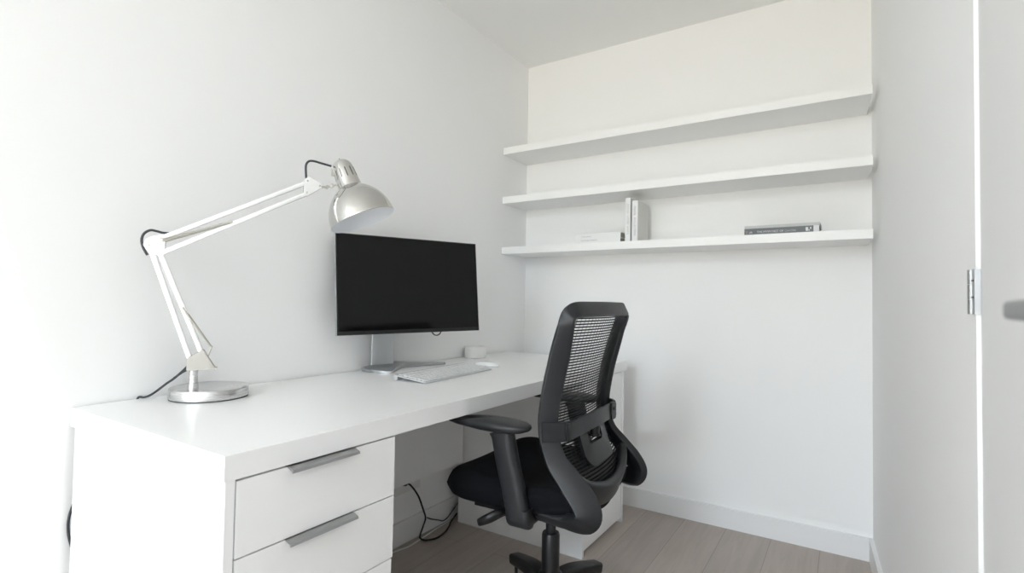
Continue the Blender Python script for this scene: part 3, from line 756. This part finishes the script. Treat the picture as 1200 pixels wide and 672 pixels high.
# lumbar strap with end clips and adjuster
pts = smooth([(-.131, .196, .680), (-.137, .180, .681), (-.142, .12, .684), (-.150, 0, .688), (-.142, -.12, .684), (-.137, -.180, .681), (-.131, -.196, .680)], 6)
bm = B(); sweep(bm, pts, lambda i: V((.08, 0, 1)), lambda i: (.0235, .0040), .003); strap = obj('lumbar_strap', bm, M['plastic'], ch)
for s_ in (1, -1):
    bm = B(); prism(bm, [V((-.135, .172, .655)), V((-.121, .196, .655)), V((-.082, .2275, .655)), V((-.078, .2310, .655)), V((-.082, .2345, .655)), V((-.124, .2055, .655)), V((-.141, .180, .655))], (.0, 0, .052))
    if s_ < 0: bmesh.ops.transform(bm, matrix=Matrix.Diagonal((1, -1, 1, 1)), verts=bm.verts)
    obj('strap_clip', bm, M['plastic'], strap, bevel=.0015)
bm = B(); prism(bm, [V((-.1395 + .0, y, z)) for y, z in rrect(-.135, .683, .020, .026, .009, 4)], (-.012, 0, 0)); adj = obj('strap_adjuster', bm, M['plastic'], strap, bevel=.002)
bm = B(); cyl(bm, (-.1510, -.135, .690), (-.1545, -.135, .690), .005, n=14); obj('button', bm, M['plastic2'], adj)
# lumbar plate: U-shaped plate hanging behind the mesh
def yz(x0, lst): return [V((x0, y, z)) for y, z in lst]
outer = rrect(0, .628, .098, .062, .032, 5); inner_ = rrect(0, .648, .052, .030, .014, 5)
bm = B()
o1 = [bm.verts.new((back_x(z, y) - .012, y, z)) for y, z in outer]; i1 = [bm.verts.new((back_x(z, y) - .012, y, z)) for y, z in inner_]
o2 = [bm.verts.new((back_x(z, y) - .022, y, z)) for y, z in outer]; i2 = [bm.verts.new((back_x(z, y) - .022, y, z)) for y, z in inner_]
n = len(o1)
for a in range(n):
    b = (a + 1) % n
    bm.faces.new([o1[a], o1[b], i1[b], i1[a]]); bm.faces.new([o2[b], o2[a], i2[a], i2[b]])
    bm.faces.new([o1[b], o1[a], o2[a], o2[b]]); bm.faces.new([i1[a], i1[b], i2[b], i2[a]])
lum = obj('lumbar_plate', bm, M['plastic2'], ch, bevel=.0015)
bm = B(); cyl(bm, (-.138, .0, .635), (-.138, .0, .672), .014, n=20); cyl(bm, (-.138, .0, .632), (-.138, .0, .637), .017, n=20); obj('adjuster_wheel', bm, M['plastic2'], lum)
# armrests
for s_ in (1, -1):
    ar = empty('armrest', (0, 0, 0)); ar.parent = ch
    bm = B()
    pts = smooth([(-.022, .246 * s_, .452), (-.004, .2485 * s_, .53), (.014, .251 * s_, .60), (.026, .252 * s_, .655), (.030, .252 * s_, .672)], 6); nP = len(pts)
    sweep(bm, pts, lambda i: V((1, 0, 0)), lambda i: (.033 + (.006 * max(0, (i - nP * .75) / (nP * .25))), .021), .019, n=5)
    obj('arm_post', bm, M['plastic'], ar, ang=60)
    bm = B()
    sweep(bm, smooth([(-.020, .175 * s_, .441), (-.021, .215 * s_, .440), (-.022, .243 * s_, .448), (-.0215, .246 * s_, .4775)], 5), lambda i: V((1, 0, 0)), lambda i: (.0345, .0215 if i > 6 else .013), .012, n=4)
    obj('arm_bracket', bm, M['plastic'], ar, ang=60)
    bm = B(); nO = 40; rings = []
    for off, zz_ in ((.62, -.0125), (.86, -.0105), (.97, -.005), (1.0, .001), (.985, .007), (.93, .0115), (.80, .0145), (.5, .0165), (.2, .017)):
        ring = []
        for i in range(nO):
            a_ = 2 * math.pi * i / nO; cx_, sy_ = math.cos(a_), math.sin(a_)
            px_ = math.copysign(abs(cx_) ** .82, cx_); py_ = math.copysign(abs(sy_) ** .82, sy_)
            w_p = .0455 * (1 - .14 * px_)
            x_ = .0775 + .132 * px_ * off; y_ = w_p * py_ * off
            zf = .688 + zz_ * (1 - .45 * max(0, px_)) - .010 * max(0, px_ - .35) ** 2
            ring.append(bm.verts.new((x_, (.250 + y_ * s_ - .02 * (x_ - .08)) * s_ if s_ > 0 else -(.250 + y_ - .02 * (x_ - .08)), zf)))
        rings.append(ring)
    for r0, r1 in zip(rings, rings[1:]):
        for i in range(nO): bm.faces.new([r0[i], r0[(i + 1) % nO], r1[(i + 1) % nO], r1[i]])
    bm.faces.new(rings[0][::-1]); bm.faces.new(rings[-1])
    obj('arm_pad', bm, M['plastic'], ar, ang=60)

# ------------------------------------------------------------------ light
W = bpy.data.worlds.new('daylight'); SC.world = W; W.use_nodes = True
bg = W.node_tree.nodes['Background']; bg.inputs['Strength'].default_value = 11.5
wn = W.node_tree; tcw = wn.nodes.new('ShaderNodeTexCoord'); sp = wn.nodes.new('ShaderNodeSeparateXYZ')
rp = wn.nodes.new('ShaderNodeValToRGB'); mr = wn.nodes.new('ShaderNodeMapRange')
mr.inputs['From Min'].default_value = -1; mr.inputs['From Max'].default_value = 1
wn.links.new(tcw.outputs['Generated'], sp.inputs[0]); wn.links.new(sp.outputs['Z'], mr.inputs['Value']); wn.links.new(mr.outputs['Result'], rp.inputs['Fac'])
e = rp.color_ramp.elements                       # warm sunlit ground below the horizon, pale blue sky above
e[0].position = .0; e[0].color = (1, .89, .60, 1); e[1].position = 1; e[1].color = (.62, .79, 1, 1)
q = e.new(.47); q.color = (1, .89, .62, 1); q = e.new(.52); q.color = (.71, .84, 1, 1)
wn.links.new(rp.outputs['Color'], bg.inputs['Color'])
pd = bpy.data.lights.new('window_portal', 'AREA'); pd.shape = 'RECTANGLE'; pd.size = WX1 - WX0; pd.size_y = WZ1 - WZ0
pd.cycles.is_portal = True
po = bpy.data.objects.new('window_portal', pd); C.objects.link(po)
po.location = ((WX0 + WX1) / 2, YF - .12, (WZ0 + WZ1) / 2); po.rotation_euler = (math.radians(90), 0, 0)
ll = bpy.data.lights.new('fill_light', 'AREA'); ll.shape = 'DISK'; ll.size = .9; ll.energy = 116; ll.color = (.835, .925, 1)  # unseen fill added behind the camera to lift and even the room light
lo_ = bpy.data.objects.new('fill_light', ll); C.objects.link(lo_); lo_.location = (1.1, -5.4, HC - .06)
# ------------------------------------------------------------------ camera
f, yw, pt, rl = 611.86, math.radians(32.7554), math.radians(1.72), math.radians(.9813)
fw = V((-math.sin(yw) * math.cos(pt), math.cos(yw) * math.cos(pt), math.sin(pt)))
rt = V((math.cos(yw), math.sin(yw), 0)); u0 = rt.cross(fw)
r2 = rt * math.cos(rl) + u0 * math.sin(rl); u2 = -rt * math.sin(rl) + u0 * math.cos(rl)
cd = bpy.data.cameras.new('camera'); cam = bpy.data.objects.new('camera', cd); C.objects.link(cam)
cam.matrix_world = Matrix.Translation((1.5801, -2.5982, 1.0217)) @ Matrix((r2, u2, -fw)).transposed().to_4x4()
cd.sensor_width = 36; cd.lens = f / 1200 * 36; cd.clip_start = .01
cd.dof.use_dof = True; cd.dof.focus_distance = 1.45; cd.dof.aperture_fstop = 4.5
SC.camera = cam
SC.view_settings.view_transform = 'Standard'; SC.view_settings.look = 'None'; SC.view_settings.gamma = 1
SC.view_settings.use_curve_mapping = False; SC.view_settings.exposure = 0.05
SC.cycles.use_denoising = True; SC.cycles.max_bounces = 14; SC.cycles.diffuse_bounces = 8; SC.cycles.glossy_bounces = 6; SC.cycles.transparent_max_bounces = 12
SC.cycles.caustics_reflective = False; SC.cycles.caustics_refractive = False
